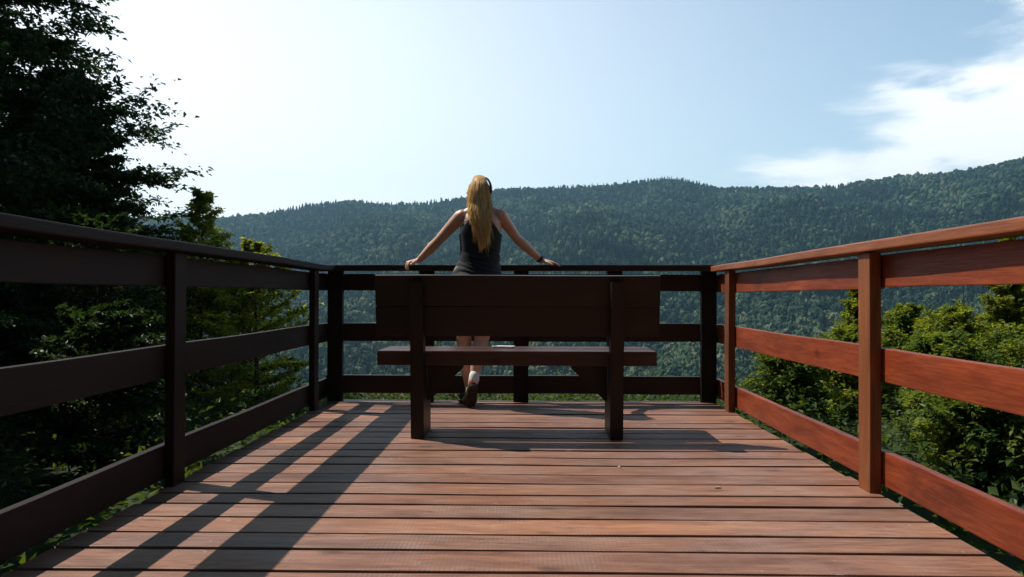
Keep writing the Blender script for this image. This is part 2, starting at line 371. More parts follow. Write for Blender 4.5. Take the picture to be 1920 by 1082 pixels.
def build_forest():
    vs = forest_variants()
    pts = []
    r = 520.0
    while r < 2050:
        sp = 6.8 + 2.6 * (r - 520) / 1500
        n = int(r * 1.46 / sp); a = np.linspace(-0.74, 0.72, n) + R.normal(0, 0.28 * sp / r, n)
        rr = r + R.normal(0, 0.28 * sp, n); pts.append(np.stack([rr * np.sin(a), rr * np.cos(a)], -1)); r += sp * 1.0
    P = np.vstack(pts); z = terrain(P[:, 0], P[:, 1])
    rr = np.hypot(P[:, 0], P[:, 1])
    # keep what can be seen from about the deck: running maximum of the slope along each azimuth
    az = np.arctan2(P[:, 0], P[:, 1]); keep = np.ones(len(P), bool)
    bins = ((az + 0.8) / 1.6 * 500).astype(int); order = np.argsort(rr); mx = np.full(520, -9.0)
    for i in order:
        b = bins[i]; s = (z[i] + 16 - EYE) / rr[i]
        if s < mx[b] - 0.012: keep[i] = False
        mx[b] = max(mx[b], (z[i] - EYE) / rr[i])
    keep &= ((z + 16 - EYE) / rr > -0.16)
    P = P[keep]; z = z[keep]; rr = rr[keep]; n = len(P)
    con = fbm2(P[:, 0], P[:, 1], 0.011, 3) + R.normal(0, 0.55, n)
    V = []; Fc = []; T = []; base = 0
    kind = np.where(con > 0.35, 1, 0)
    var = np.where(kind == 0, R.integers(0, 7, n) + 7 * (rr < 1150), 14 + R.integers(0, 5, n))
    tone_p = np.clip(0.40 + 0.20 * fbm2(P[:, 0] + 50, P[:, 1], 0.017, 3) + R.normal(0, 0.21, n) + 0.45 * (R.random(n) < 0.02) - 0.30 * kind + 0.16 * np.clip((1100 - rr) / 400, 0, 1), 0, 1)
    for k, (bv, bf, ty) in enumerate(vs):
        idx = np.where(var == k)[0]; m = len(idx)
        if not m: continue
        rot = R.uniform(0, 6.28, m); c, s = np.cos(rot), np.sin(rot)
        if ty == 'b': w = R.uniform(2.4, 5.4, m) * np.where(rr[idx] < 1150, 1.25, 1.0); h = w * R.uniform(1.5, 2.5, m)
        else: h = R.uniform(11, 19, m); w = h * R.uniform(0.34, 0.48, m)
        x = bv[None, :, 0] * w[:, None]; y = bv[None, :, 1] * w[:, None]
        vv = np.stack([x * c[:, None] - y * s[:, None] + P[idx, 0][:, None], x * s[:, None] + y * c[:, None] + P[idx, 1][:, None], bv[None, :, 2] * h[:, None] + z[idx][:, None] - 0.5 + (2.5 if ty == 'b' else 0)], -1)
        # leafy roughness
        vv += R.normal(0, 0.30, vv.shape)
        nv = bv.shape[0]; V.append(vv.reshape(-1, 3)); Fc.append((bf[None] + (np.arange(m) * nv)[:, None, None]).reshape(-1, 3) + base)
        T.append(np.clip(np.repeat(tone_p[idx], nv) + R.normal(0, 0.10, m * nv), 0, 1)); base += m * nv
    me = np_mesh('forest', np.vstack(V), np.vstack(Fc), np.concatenate(T))
    o = link_mesh('forest', me, M_forest); tag(o, 'dense mixed forest covering the mountain across the valley', 'forest', kind='stuff')
    print('forest trees', n)
build_forest()

# ------------------------------------------------------------------ deck
DX0, DX1 = -1.475, 1.418; DY0, DY1 = -1.6, 5.50
def build_deck():
    bm = bmesh.new(); bm.verts.layers.float.new('tone')
    # board joints read off the photograph, then continued at the same pitch
    js = [2.07, 2.244, 2.40, 2.5625, 2.726, 2.873, 3.04, 3.205, 3.373, 3.535]
    y = 2.07
    while y > DY0: y -= 0.163 + rnd.uniform(-0.004, 0.004); js.insert(0, y)
    while js[-1] < DY1 - 0.1: js.append(js[-1] + 0.160 + rnd.uniform(-0.004, 0.004))
    gaps = [0.026, 0.012, 0.022, 0.008, 0.028, 0.014, 0.023, 0.008, 0.018]
    for a, b in zip(js[:-1], js[1:]):
        g = gaps[0]; gaps = gaps[1:] + gaps[:1]
        board(bm, DX0 + rnd.uniform(-0.012, 0.006), DX1 + rnd.uniform(-0.006, 0.012), a + g / 2, b - g / 2, -0.04 + 0, rnd.uniform(-0.0025, 0.0), bev=0.004, segs=24, bow=0.004)
    o = bm_obj('deck', bm, M_deck); tag(o, 'weathered brown plank floor of the lookout platform', 'deck', kind='structure')
    bm = bmesh.new(); bm.verts.layers.float.new('tone')
    for x in (-1.40, -0.72, 0.0, 0.66, 1.32): board(bm, x - 0.04, x + 0.04, DY0, DY1 - 0.06, -0.24, -0.045, bev=0.003)
    board(bm, DX0 + 0.04, DX1 - 0.04, DY1 - 0.055, DY1 - 0.015, -0.24, -0.045, bev=0.003)
    f = bm_obj('joists', bm, M_shaded_y, o)
build_deck()

# ------------------------------------------------------------------ railings
def railing_right():
    t = empty('railing', (1.44, 2.0, 0)); tag(t, 'right side railing of sunlit reddish boards between posts', 'railing')
    for i, y in enumerate((-1.04, 0.94, 2.92, 4.93)):
        board_obj('post', M_post, t, 1.384, 1.431, y, y + 0.10, -0.003 - 0.2, 0.968, bev=0.004, segs=6, bow=0.004)
    for z0, z1 in ((0.03, 0.165), (0.445, 0.582), (0.825, 0.955)):
        ys = [-1.6, 0.99, 2.97, 5.46]
        bm = bmesh.new(); bm.verts.layers.float.new('tone')
        for a, b in zip(ys[:-1], ys[1:]): board(bm, 1.434, 1.468, a + 0.002, b - 0.002, z0 + rnd.uniform(-.003, .003), z1 + rnd.uniform(-.003, .003), bev=0.004, segs=10, bow=0.006)
        o = bm_obj('rail_board', bm, M_rail_y, t); o.location = -t.location
    board_obj('handrail', M_cap_y, t, 1.363, 1.500, -1.6, 5.335, 0.971, 1.011, bev=0.006, segs=18, bow=0.006)
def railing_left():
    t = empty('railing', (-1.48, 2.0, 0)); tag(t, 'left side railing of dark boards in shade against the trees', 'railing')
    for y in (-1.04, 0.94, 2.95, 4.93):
        board_obj('post', M_post_shaded, t, -1.487, -1.447, y, y + 0.10, -0.2, 0.970, bev=0.004, segs=6, bow=0.004)
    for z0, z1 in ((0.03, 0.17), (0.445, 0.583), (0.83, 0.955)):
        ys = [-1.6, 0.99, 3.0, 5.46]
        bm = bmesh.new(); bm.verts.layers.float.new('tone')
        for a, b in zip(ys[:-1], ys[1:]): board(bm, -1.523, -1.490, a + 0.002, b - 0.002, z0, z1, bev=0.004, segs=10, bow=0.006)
        o = bm_obj('rail_board', bm, M_shaded_y, t); o.location = -t.location
    board_obj('handrail', M_shaded_y, t, -1.552, -1.412, -1.6, 5.335, 0.973, 1.013, bev=0.006, segs=18, bow=0.006)
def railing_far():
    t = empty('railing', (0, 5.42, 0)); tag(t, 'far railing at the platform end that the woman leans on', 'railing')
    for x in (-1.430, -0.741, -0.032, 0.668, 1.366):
        board_obj('post', M_post_shaded, t, x - 0.056, x + 0.056, 5.375, 5.425, -0.2, 0.976, bev=0.004, segs=6, bow=0.004)
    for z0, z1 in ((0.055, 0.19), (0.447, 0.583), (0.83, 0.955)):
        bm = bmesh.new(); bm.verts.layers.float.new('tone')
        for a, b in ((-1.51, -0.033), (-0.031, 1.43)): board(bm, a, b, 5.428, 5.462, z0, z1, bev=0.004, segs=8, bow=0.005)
        o = bm_obj('rail_board', bm, M_rail_x_shaded, t); o.location = -t.location
    board_obj('handrail', M_rail_x_shaded, t, -1.545, 1.500, 5.338, 5.478, 0.978, 1.021, bev=0.006, segs=12, bow=0.003)
railing_right(); railing_left(); railing_far()

# ------------------------------------------------------------------ bench
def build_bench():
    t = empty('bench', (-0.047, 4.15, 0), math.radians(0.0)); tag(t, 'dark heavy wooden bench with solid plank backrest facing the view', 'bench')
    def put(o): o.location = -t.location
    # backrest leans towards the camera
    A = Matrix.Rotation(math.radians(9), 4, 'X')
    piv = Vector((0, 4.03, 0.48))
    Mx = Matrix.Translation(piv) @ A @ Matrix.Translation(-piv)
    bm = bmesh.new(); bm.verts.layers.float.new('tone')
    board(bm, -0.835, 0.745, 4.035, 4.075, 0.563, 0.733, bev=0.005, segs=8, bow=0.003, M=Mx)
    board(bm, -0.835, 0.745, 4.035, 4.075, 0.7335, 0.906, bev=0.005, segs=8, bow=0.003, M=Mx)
    put(bm_obj('backrest', bm, M_bench_shaded, t))
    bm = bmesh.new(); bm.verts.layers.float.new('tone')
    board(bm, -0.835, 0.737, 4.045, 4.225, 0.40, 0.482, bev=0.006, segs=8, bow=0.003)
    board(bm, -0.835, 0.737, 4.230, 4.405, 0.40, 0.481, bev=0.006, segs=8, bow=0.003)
    put(bm_obj('seat', bm, M_seat_lit, t))
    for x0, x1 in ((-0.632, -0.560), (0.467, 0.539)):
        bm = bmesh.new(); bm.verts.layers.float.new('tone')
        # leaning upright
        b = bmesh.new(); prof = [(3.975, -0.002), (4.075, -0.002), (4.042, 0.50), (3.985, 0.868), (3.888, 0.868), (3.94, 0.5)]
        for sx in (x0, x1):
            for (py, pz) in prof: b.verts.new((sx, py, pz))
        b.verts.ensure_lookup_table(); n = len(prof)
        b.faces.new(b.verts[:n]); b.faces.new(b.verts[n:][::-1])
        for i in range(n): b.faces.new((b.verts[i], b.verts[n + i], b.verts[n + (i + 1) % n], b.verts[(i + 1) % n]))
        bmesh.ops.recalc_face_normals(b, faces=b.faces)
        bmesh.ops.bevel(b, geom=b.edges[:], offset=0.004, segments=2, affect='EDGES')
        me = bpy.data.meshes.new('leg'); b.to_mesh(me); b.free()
        put(link_mesh('leg', me, M_bench_leg_shaded, t))
        put(board_obj('front_leg', M_bench_leg_shaded, None, x0 + 0.006, x1 - 0.004, 4.078, 4.30, -0.002, 0.398, bev=0.004)); bpy.context.view_layer.update()
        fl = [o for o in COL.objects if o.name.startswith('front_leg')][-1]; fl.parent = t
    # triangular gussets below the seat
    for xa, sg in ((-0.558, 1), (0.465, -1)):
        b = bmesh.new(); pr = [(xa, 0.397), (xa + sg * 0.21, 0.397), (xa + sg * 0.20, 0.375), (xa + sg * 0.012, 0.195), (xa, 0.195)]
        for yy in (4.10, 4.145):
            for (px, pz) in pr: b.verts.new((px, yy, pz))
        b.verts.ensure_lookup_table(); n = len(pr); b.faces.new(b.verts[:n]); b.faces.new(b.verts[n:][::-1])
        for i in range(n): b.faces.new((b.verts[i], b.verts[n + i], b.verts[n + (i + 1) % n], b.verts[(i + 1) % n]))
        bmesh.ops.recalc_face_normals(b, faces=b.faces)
        put(bm_obj('brace', b, M_bench_leg_shaded, t))
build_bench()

# small flat white phone on the seat
def build_phone():
    mwhite = simple('white_plastic', (0.8, 0.8, 0.78), 0.3, 0.5); mblk = simple('black_glass', (0.01, 0.01, 0.012), 0.08, 0.6)
    t = empty('phone', (-0.13, 4.30, 0.482), math.radians(78)); tag(t, 'small flat white phone lying on the bench seat', 'phone')
    bm = bmesh.new(); bmesh.ops.create_cube(bm, size=1)
    for v in bm.verts: v.co = Vector((v.co.x * 0.068, v.co.y * 0.138, v.co.z * 0.009 + 0.0055))
    bmesh.ops.bevel(bm, geom=[e for e in bm.edges if abs(e.verts[0].co.z - e.verts[1].co.z) > 0.005], offset=0.01, segments=4, affect='EDGES')
    bmesh.ops.bevel(bm, geom=[e for e in bm.edges if e.calc_face_angle(0) > 1.2], offset=0.002, segments=2, affect='EDGES')
    bm_obj('casing', bm, mwhite, t)
    bm = bmesh.new(); bmesh.ops.create_cube(bm, size=1)
    for v in bm.verts: v.co = Vector((v.co.x * 0.016, v.co.y * 0.022 + 0.052, v.co.z * 0.002 + 0.0105))
    bm_obj('camera_bump', bm, mblk, t)
build_phone()

# ------------------------------------------------------------------ the woman
def ring_tube(bm, pts, rad, seg=14, cap=True):
    """closed loft through pts; rad: list of (a,b,ax) a across, b other; ax = vector of the 'a' axis"""
    rings = []; n = len(pts); P = [Vector(p) for p in pts]
    prev = None
    for i in range(n):
        d = (P[min(i + 1, n - 1)] - P[max(i - 1, 0)]).normalized()
        r = rad[i]; 
        if isinstance(r, (int, float)): a = b = r; ax = None
        else: a, b = r[0], r[1]; ax = Vector(r[2]) if len(r) > 2 else None
        if ax is None: ax = prev if prev is not None else (Vector((1, 0, 0)) if abs(d.x) < 0.8 else Vector((0, 1, 0)))
        u = (ax - d * ax.dot(d)).normalized(); prev = u; w = d.cross(u)
        rings.append([bm.verts.new(P[i] + u * (a * math.cos(6.28318 * k / seg)) + w * (b * math.sin(6.28318 * k / seg))) for k in range(seg)])
    for i in range(n - 1):
        for k in range(seg): bm.faces.new((rings[i][k], rings[i][(k + 1) % seg], rings[i + 1][(k + 1) % seg], rings[i + 1][k]))
    if cap:
        for ring, e, s in ((rings[0], P[0], -1), (rings[-1], P[-1], 1)):
            d = (P[0] - P[1]).normalized() if s < 0 else (P[-1] - P[-2]).normalized()
            rr = sum((v.co - e).length for v in ring) / seg
            ring2 = [bm.verts.new(e + (v.co - e) * 0.72 + d * rr * 0.62) for v in ring]; c = bm.verts.new(e + d * rr * 0.92)
            for k in range(seg):
                q = (ring[k], ring[(k + 1) % seg], ring2[(k + 1) % seg], ring2[k]); bm.faces.new(q if s > 0 else q[::-1])
                q = (ring2[k], ring2[(k + 1) % seg], c); bm.faces.new(q if s > 0 else q[::-1])
def spline(ks, xs):
    ks = [np.array(k, float) for k in ks]; out = []
    for x in xs: 
        t = x * (len(ks) - 1); i = min(int(t), len(ks) - 2); f = t - i
        p0 = ks[max(i - 1, 0)]; p1 = ks[i]; p2 = ks[i + 1]; p3 = ks[min(i + 2, len(ks) - 1)]
        out.append(0.5 * ((2 * p1) + (-p0 + p2) * f + (2 * p0 - 5 * p1 + 4 * p2 - p3) * f * f + (-p0 + 3 * p1 - 3 * p2 + p3) * f ** 3))
    return out
# torso stations: z, cx, cy, half width, half depth
TOR = np.array([
    (0.74, -0.348, 5.135, 0.155, 0.112), (0.82, -0.352, 5.130, 0.172, 0.122), (0.90, -0.352, 5.125, 0.175, 0.122), (0.96, -0.345, 5.125, 0.160, 0.108),
    (1.03, -0.332, 5.125, 0.140, 0.095), (1.10, -0.324, 5.120, 0.131, 0.090), (1.17, -0.320, 5.112, 0.137, 0.094), (1.24, -0.319, 5.105, 0.145, 0.100),
    (1.31, -0.318, 5.100, 0.148, 0.095), (1.36, -0.318, 5.100, 0.128, 0.075), (1.395, -0.320, 5.102, 0.085, 0.058)])
def tor(z): return [float(np.interp(z, TOR[:, 0], TOR[:, k])) for k in range(1, 5)]
def hand(bm, wrist, fwd, up, side, fingers, thumb, curl_list):
    """palm from the wrist along fwd; side = direction across the knuckles towards the thumb"""
    w = Vector(wrist); f = Vector(fwd).normalized(); u = Vector(up); u = (u - f * u.dot(f)).normalized(); s = Vector(side); s = (s - f * s.dot(f) - u * s.dot(u)).normalized()
    ring_tube(bm, [w - f * 0.02, w + f * 0.012, w + f * 0.045, w + f * 0.078], [(0.024, 0.018, s), (0.027, 0.016, s), (0.037, 0.015, s), (0.038, 0.0125, s)], 12)
    for i, (off, L, r) in enumerate(((0.029, 0.068, 0.0082), (0.010, 0.075, 0.0085), (-0.010, 0.070, 0.0082), (-0.029, 0.056, 0.0072))):
        c = curl_list[i]; p = w + f * (0.072 - 0.004 * abs(i - 1)) + s * off; d = f + s * (off * 4.2 if fingers else off * 2); pts = [p.copy()]; rr = [r * 1.05]
        for j, (fr, ang) in enumerate(((0.45, c[0]), (0.31, c[1]), (0.24, c[2]))):
            q = Matrix.Rotation(ang, 3, d.cross(-u).normalized()); d = (q @ d).normalized(); u2 = u
            pts.append(pts[-1] + d * L * fr); rr.append(r * (0.98 - 0.10 * j))
        ring_tube(bm, pts, rr, 8)
    b = w + f * 0.022 + s * 0.022; td = (f * 0.75 + s * 0.75 - u * 0.25).normalized()
    ring_tube(bm, [b, b + td * 0.030, b + td * 0.052 + f * 0.004, b + td * 0.070 + f * 0.012 - u * 0.004], [0.0125, 0.0115, 0.0098, 0.0078], 8)
SKIN = None
def skin_mat():
    m, nt, out = newmat('skin'); L = nt.links; p = N(nt, 'ShaderNodeBsdfPrincipled'); L.new(p.outputs[0], out.inputs[0])
    g = N(nt, 'ShaderNodeNewGeometry'); n = noise(nt, g.outputs['Position'], 14, 4)
    c = ramp(nt, n, [(0.3, (0.58, 0.32, 0.23)), (0.7, (0.70, 0.43, 0.32))])
    # tattoo on the left shoulder blade: winding line inside a small ellipse on the back
    sub = N(nt, 'ShaderNodeVectorMath', operation='SUBTRACT'); L.new(g.outputs['Position'], sub.inputs[0]); sub.inputs[1].default_value = (-0.425, 5.02, 1.315)
    mp = N(nt, 'ShaderNodeMapping'); L.new(sub.outputs[0], mp.inputs[0]); mp.inputs['Scale'].default_value = (1 / 0.030, 1 / 0.09, 1 / 0.058); mp.inputs['Rotation'].default_value = (0, math.radians(18), 0)
    ln = N(nt, 'ShaderNodeVectorMath', operation='LENGTH'); L.new(mp.outputs[0], ln.inputs[0])
    wv = N(nt, 'ShaderNodeTexWave', wave_type='BANDS', bands_direction='DIAGONAL'); L.new(g.outputs['Position'], wv.inputs[0]); wv.inputs['Scale'].default_value = 16; wv.inputs['Distortion'].default_value = 9; wv.inputs['Detail'].default_value = 2; wv.inputs['Detail Scale'].default_value = 2.0
    msk = mth(nt, 'MULTIPLY', ramp(nt, ln.outputs['Value'], [(0.85, (1, 1, 1)), (1.0, (0, 0, 0))]), ramp(nt, wv.outputs['Fac'], [(0.35, (1, 1, 1)), (0.5, (0, 0, 0))]))
    c = mixc(nt, mth(nt, 'MULTIPLY', msk, 0.85), c, (0.05, 0.06, 0.07))
    L.new(c, p.inputs['Base Color']); p.inputs['Roughness'].default_value = 0.42; p.inputs['Subsurface Weight'].default_value = 0.12
    p.inputs['Subsurface Radius'].default_value = (0.01, 0.004, 0.002); p.inputs['Subsurface Scale'].default_value = 0.6
    b = N(nt, 'ShaderNodeBump'); b.inputs['Strength'].default_value = 0.15; b.inputs['Distance'].default_value = 0.001
    L.new(noise(nt, g.outputs['Position'], 300, 2), b.inputs['Height']); L.new(b.outputs[0], p.inputs['Normal']); return m
PB = Vector((-0.36, 5.15, 0))
def part(name, bm, mat, root, voxel=None, smooth=3):
    for v in bm.verts: v.co -= PB
    bmesh.ops.recalc_face_normals(bm, faces=bm.faces)
    o = bm_obj(name, bm, mat, root)
    for p in o.data.polygons: p.use_smooth = True
    if voxel:
        md = o.modifiers.new('remesh', 'REMESH'); md.mode = 'VOXEL'; md.voxel_size = voxel; md.use_smooth_shade = True
        ms = o.modifiers.new('smooth', 'SMOOTH'); ms.iterations = smooth; ms.factor = 0.5
    return o
def build_person():
    root = empty('person', PB); tag(root, 'woman with long blonde hair in a black tank top leaning on the far railing', 'person')
    skin = skin_mat()
    b = bmesh.new()
    # torso
    zs = np.linspace(0.74, 1.395, 26)
    ring_tube(b, [(tor(z)[0], tor(z)[1], z) for z in zs], [(tor(z)[2], tor(z)[3], (1, 0, 0)) for z in zs], 28)
    # trapezius / neck / head
    ring_tube(b, [(-0.322, 5.10, 1.34), (-0.324, 5.105, 1.40), (-0.326, 5.112, 1.45), (-0.327, 5.118, 1.50)], [(0.075, 0.055, (1, 0, 0)), (0.055, 0.050, (1, 0, 0)), (0.047, 0.048, (1, 0, 0)), (0.05, 0.05, (1, 0, 0))], 16)
    ring_tube(b, [(-0.44, 5.10, 1.358), (-0.36, 5.10, 1.405)], [0.036, 0.040], 12); ring_tube(b, [(-0.20, 5.10, 1.372), (-0.285, 5.10, 1.410)], [0.036, 0.040], 12)
    hc = Vector((-0.328, 5.125, 1.525))
    for (dx, dy, dz, ra, rb, rc) in ((0, 0, 0.0, 0.074, 0.093, 0.098), (0, 0.035, -0.045, 0.055, 0.055, 0.065)):
        bb = bmesh.new(); bmesh.ops.create_uvsphere(bb, u_segments=24, v_segments=16, radius=1)
        for v in bb.verts: v.co = Vector((v.co.x * ra, v.co.y * rb, v.co.z * rc)) + hc + Vector((dx, dy, dz))
        me = bpy.data.meshes.new('t'); bb.to_mesh(me); bb.free(); b.from_mesh(me); bpy.data.meshes.remove(me)
    # nose, brow, lips, chin, ears
    ring_tube(b, [hc + Vector((0, 0.086, 0.012)), hc + Vector((0, 0.104, -0.020)), hc + Vector((0, 0.100, -0.030))], [0.008, 0.011, 0.012], 8)
    ring_tube(b, [hc + Vector((-0.034, 0.076, 0.020)), hc + Vector((0, 0.089, 0.024)), hc + Vector((0.034, 0.076, 0.020))], [0.008, 0.008, 0.008], 8)
    ring_tube(b, [hc + Vector((-0.02, 0.083, -0.057)), hc + Vector((0, 0.090, -0.056)), hc + Vector((0.02, 0.083, -0.057))], [0.006, 0.008, 0.006], 8)
    ring_tube(b, [hc + Vector((-0.012, 0.075, -0.088)), hc + Vector((0.012, 0.075, -0.088))], [0.017, 0.017], 8)
    for s in (-1, 1):
        ring_tube(b, [hc + Vector((s * 0.076, 0.0, 0.018)), hc + Vector((s * 0.082, -0.006, 0.0)), hc + Vector((s * 0.075, 0.004, -0.026))], [(0.012, 0.007), (0.015, 0.008), (0.009, 0.006)], 8)
    # arms
    SL, EL, WL_ = Vector((-0.462, 5.10, 1.352)), Vector((-0.640, 5.215, 1.182)), Vector((-0.792, 5.345, 1.055))
    SR, ER, WR = Vector((-0.176, 5.10, 1.362)), Vector((-0.060, 5.215, 1.205)), Vector((0.118, 5.345, 1.055))
    for S, E, W in ((SL, EL, WL_), (SR, ER, WR)):
        pts = [S.lerp(E, -0.06), S, S.lerp(E, 0.25), S.lerp(E, 0.6), S.lerp(E, 0.92), E.lerp(W, 0.08), E.lerp(W, 0.3), E.lerp(W, 0.65), W]
        rr = [0.044, 0.048, 0.045, 0.040, 0.035, 0.0355, 0.038, 0.030, (0.025, 0.019)]
        ring_tube(b, pts, rr, 16)
    hand(b, WL_, (-0.80, -0.30, -0.18), (0, 0, 1), (0.35, -0.90, 0), True, None, [(0.55, 0.75, 0.35), (0.50, 0.85, 0.4), (0.45, 0.7, 0.4), (0.35, 0.55, 0.3)])
    hand(b, WR, (0.94, 0.06, -0.20), (0, 0, 1), (-0.15, -1, 0), True, None, [(0.05, 0.2, 0.15), (0.0, 0.25, 0.2), (0.02, 0.2, 0.2), (0.0, 0.15, 0.15)])
    # legs
    HL, KL, AL = Vector((-0.435, 5.13, 0.80)), Vector((-0.442, 5.185, 0.455)), Vector((-0.400, 5.235, 0.095))
    HR, KR, AR = Vector((-0.270, 5.13, 0.80)), Vector((-0.315, 5.165, 0.470)), Vector((-0.362, 5.075, 0.205))
    for H, K, A, cb in ((HL, KL, AL, -0.012), (HR, KR, AR, -0.02)):
        o = Vector((0, cb, 0))
        pts = [H, H.lerp(K, 0.3), H.lerp(K, 0.7), K, K.lerp(A, 0.15), K.lerp(A, 0.33) + o, K.lerp(A, 0.6) + o * 0.6, K.lerp(A, 0.85), A]
        ring_tube(b, pts, [0.088, 0.080, 0.064, 0.053, 0.051, 0.056, 0.045, 0.034, 0.033], 18)
    # feet inside the shoes
    ring_tube(b, [AL + Vector((0, -0.02, -0.02)), AL + Vector((-0.01, 0.05, -0.045)), AL + Vector((-0.03, 0.12, -0.065))], [0.034, 0.034, 0.026], 10)
    ring_tube(b, [AR + Vector((-0.005, -0.01, -0.01)), AR + Vector((-0.012, 0.02, -0.08)), AR + Vector((-0.02, 0.05, -0.135))], [0.034, 0.032, 0.026], 10)
    body = part('body', b, skin, root, 0.0042, 3)
    # eyes
    me_ = simple('eye', (0.6, 0.6, 0.6), 0.2)
    for s in (-1, 1):
        bb = bmesh.new(); bmesh.ops.create_uvsphere(bb, u_segments=12, v_segments=8, radius=0.011)
        for v in bb.verts: v.co += hc + Vector((s * 0.030, 0.077, 0.002))
        part('eye', bb, me_, root)
    # tank top: shell following the torso, narrow over the shoulder blades
    top_m = simple('black_jersey', (0.009, 0.012, 0.015), 0.75, 0.3, nscale=60, nvar=0.3, bump=0.3, sheen=0.15)
    bb = bmesh.new(); nu, nv = 72, 60; grid = {}
    for i in range(nu):
        th = 6.28318 * i / nu; c_, s_ = math.cos(th), math.sin(th)      # s_<0 is the back
        side = abs(c_)
        if s_ < 0: ztop = min(1.372, 1.228 + 0.145 * max(0, (0.93 - side)) / 0.62)
        else: ztop = 1.23 + 0.10 * max(0, 1 - abs(side - 0.35) / 0.35)
        for j in range(nv):
            z = 0.925 + (ztop - 0.925) * j / (nv - 1)
            cx, cy, a, d = tor(z)
            wr = 0.0045 * math.sin(z * 170 + 4.5 * math.sin(th * 2.3 + z * 21) + c_ * 5) * max(0, min(1, (1.17 - z) / 0.10)) * (0.5 + 0.5 * math.sin(th * 1.5 + 1) ** 2)
            off = 0.007 + wr + 0.004 * max(0, 0.97 - z) / 0.05
            grid[i, j] = bb.verts.new((cx + (a + off) * c_, cy + (d + off) * s_, z))
    for i in range(nu):
        for j in range(nv - 1): bb.faces.new((grid[i, j], grid[(i + 1) % nu, j], grid[(i + 1) % nu, j + 1], grid[i, j + 1]))
    o = part('tank_top', bb, top_m, root); md = o.modifiers.new('thick', 'SOLIDIFY'); md.thickness = 0.003; md.offset = 1
    # straps
    bb = bmesh.new()
    for s in (-1, 1):
        pp = spline([(-0.320 + s * 0.030, 4.998, 1.365), (-0.320 + s * 0.050, 5.020, 1.405), (-0.320 + s * 0.070, 5.08, 1.438), (-0.320 + s * 0.072, 5.14, 1.41), (-0.320 + s * 0.06, 5.195, 1.33)], np.linspace(0, 1, 14))
        ring_tube(bb, [tuple(p) for p in pp], [(0.013, 0.004, (1, 0, 0))] * 14, 8)
    part('strap', bb, top_m, root)
    # shorts
    sh = simple('beige_shorts', (0.26, 0.21, 0.16), 0.85, 0.2, nscale=80, nvar=0.2, bump=0.3)
    bb = bmesh.new(); zs = np.linspace(0.77, 0.965, 10)
    ring_tube(bb, [(tor(z)[0], tor(z)[1], z) for z in zs], [(tor(z)[2] + 0.005, tor(z)[3] + 0.005, (1, 0, 0)) for z in zs], 28, cap=True)
    ring_tube(bb, [(-0.432, 5.13, 0.80), (-0.437, 5.14, 0.64)], [(0.100, 0.102), (0.090, 0.092)], 20); ring_tube(bb, [(-0.270, 5.13, 0.80), (-0.285, 5.14, 0.65)], [(0.098, 0.102), (0.090, 0.092)], 20)
    part('shorts', bb, sh, root, 0.008, 2)
    # shoes
    shm = simple('dark_trainer', (0.022, 0.024, 0.028), 0.7, 0.3, nscale=40, nvar=0.4); solem = simple('shoe_sole', (0.045, 0.028, 0.026), 0.8, 0.3, nscale=70, nvar=0.5, bump=0.8)
    lace = simple('lime_trim', (0.30, 0.40, 0.05), 0.6); sockm = simple('white_sock', (0.75, 0.73, 0.70), 0.9, 0.2)
    def shoe(heel, toe, upv):
        h = Vector(heel); tt_ = Vector(toe); f = (tt_ - h).normalized(); u = Vector(upv); u = (u - f * u.dot(f)).normalized(); s = f.cross(u); L = (tt_ - h).length
        t_ = [0.0, 0.06, 0.2, 0.4, 0.6, 0.8, 0.93, 1.0]; wd = [0.020, 0.032, 0.036, 0.034, 0.041, 0.043, 0.034, 0.018]; ht = [0.030, 0.038, 0.042, 0.038, 0.030, 0.024, 0.020, 0.014]
        bb = bmesh.new(); ring_tube(bb, [h + f * L * a + u * (0.018 + q) for a, q in zip(t_, ht)], [(w_, q, s) for w_, q in zip(wd, ht)], 16)
        ring_tube(bb, [h + f * L * 0.17 + u * 0.06, h + f * L * 0.16 + u * 0.098], [(0.037, 0.045, s), (0.036, 0.042, s)], 14)
        shoe_ = part('shoe', bb, shm, root, 0.005, 2)
        bb = bmesh.new(); ring_tube(bb, [h + f * L * a + u * 0.010 for a in t_], [(w_ + 0.005, 0.011, s) for w_ in wd], 16)
        for k in range(7): ring_tube(bb, [h + f * L * (0.1 + 0.13 * k) - s * 0.03 - u * 0.001, h + f * L * (0.1 + 0.13 * k) + s * 0.03 - u * 0.001], [0.005, 0.005], 6)
        part('sole', bb, solem, shoe_)
        bb = bmesh.new()
        ring_tube(bb, [h + f * L * 0.30 - s * 0.036 + u * 0.05, h + f * L * 0.42 - s * 0.037 + u * 0.03], [0.007, 0.006], 8)
        part('trim', bb, lace, shoe_)
    shoe(AL + Vector((0.012, -0.055, -0.094)), AL + Vector((-0.075, 0.185, -0.094)), (0, 0, 1))
    shoe(AR + Vector((0.0, -0.062, -0.052)), AR + Vector((-0.035, 0.010, -0.193)), (0, 1, 0.6))
    bb = bmesh.new(); ring_tube(bb, [AR + Vector((0.0, -0.004, -0.012)), AR + Vector((0.004, 0.002, 0.03))], [0.037, 0.036], 14); part('sock', bb, sockm, root)
    bb = bmesh.new(); ring_tube(bb, [AL + Vector((0.0, 0, 0.0)), AL + Vector((0, 0, 0.02))], [0.037, 0.036], 14); part('sock', bb, shm, root)
    # watch
    bb = bmesh.new(); d = (WR - ER).normalized(); ring_tube(bb, [WR - d * 0.030, WR - d * 0.012], [(0.029, 0.024), (0.028, 0.0235)], 16); part('wristband', bb, shm, root)
    # ---------------- hair
    m, nt, out = newmat('blonde_hair'); L = nt.links; p = N(nt, 'ShaderNodeBsdfPrincipled')
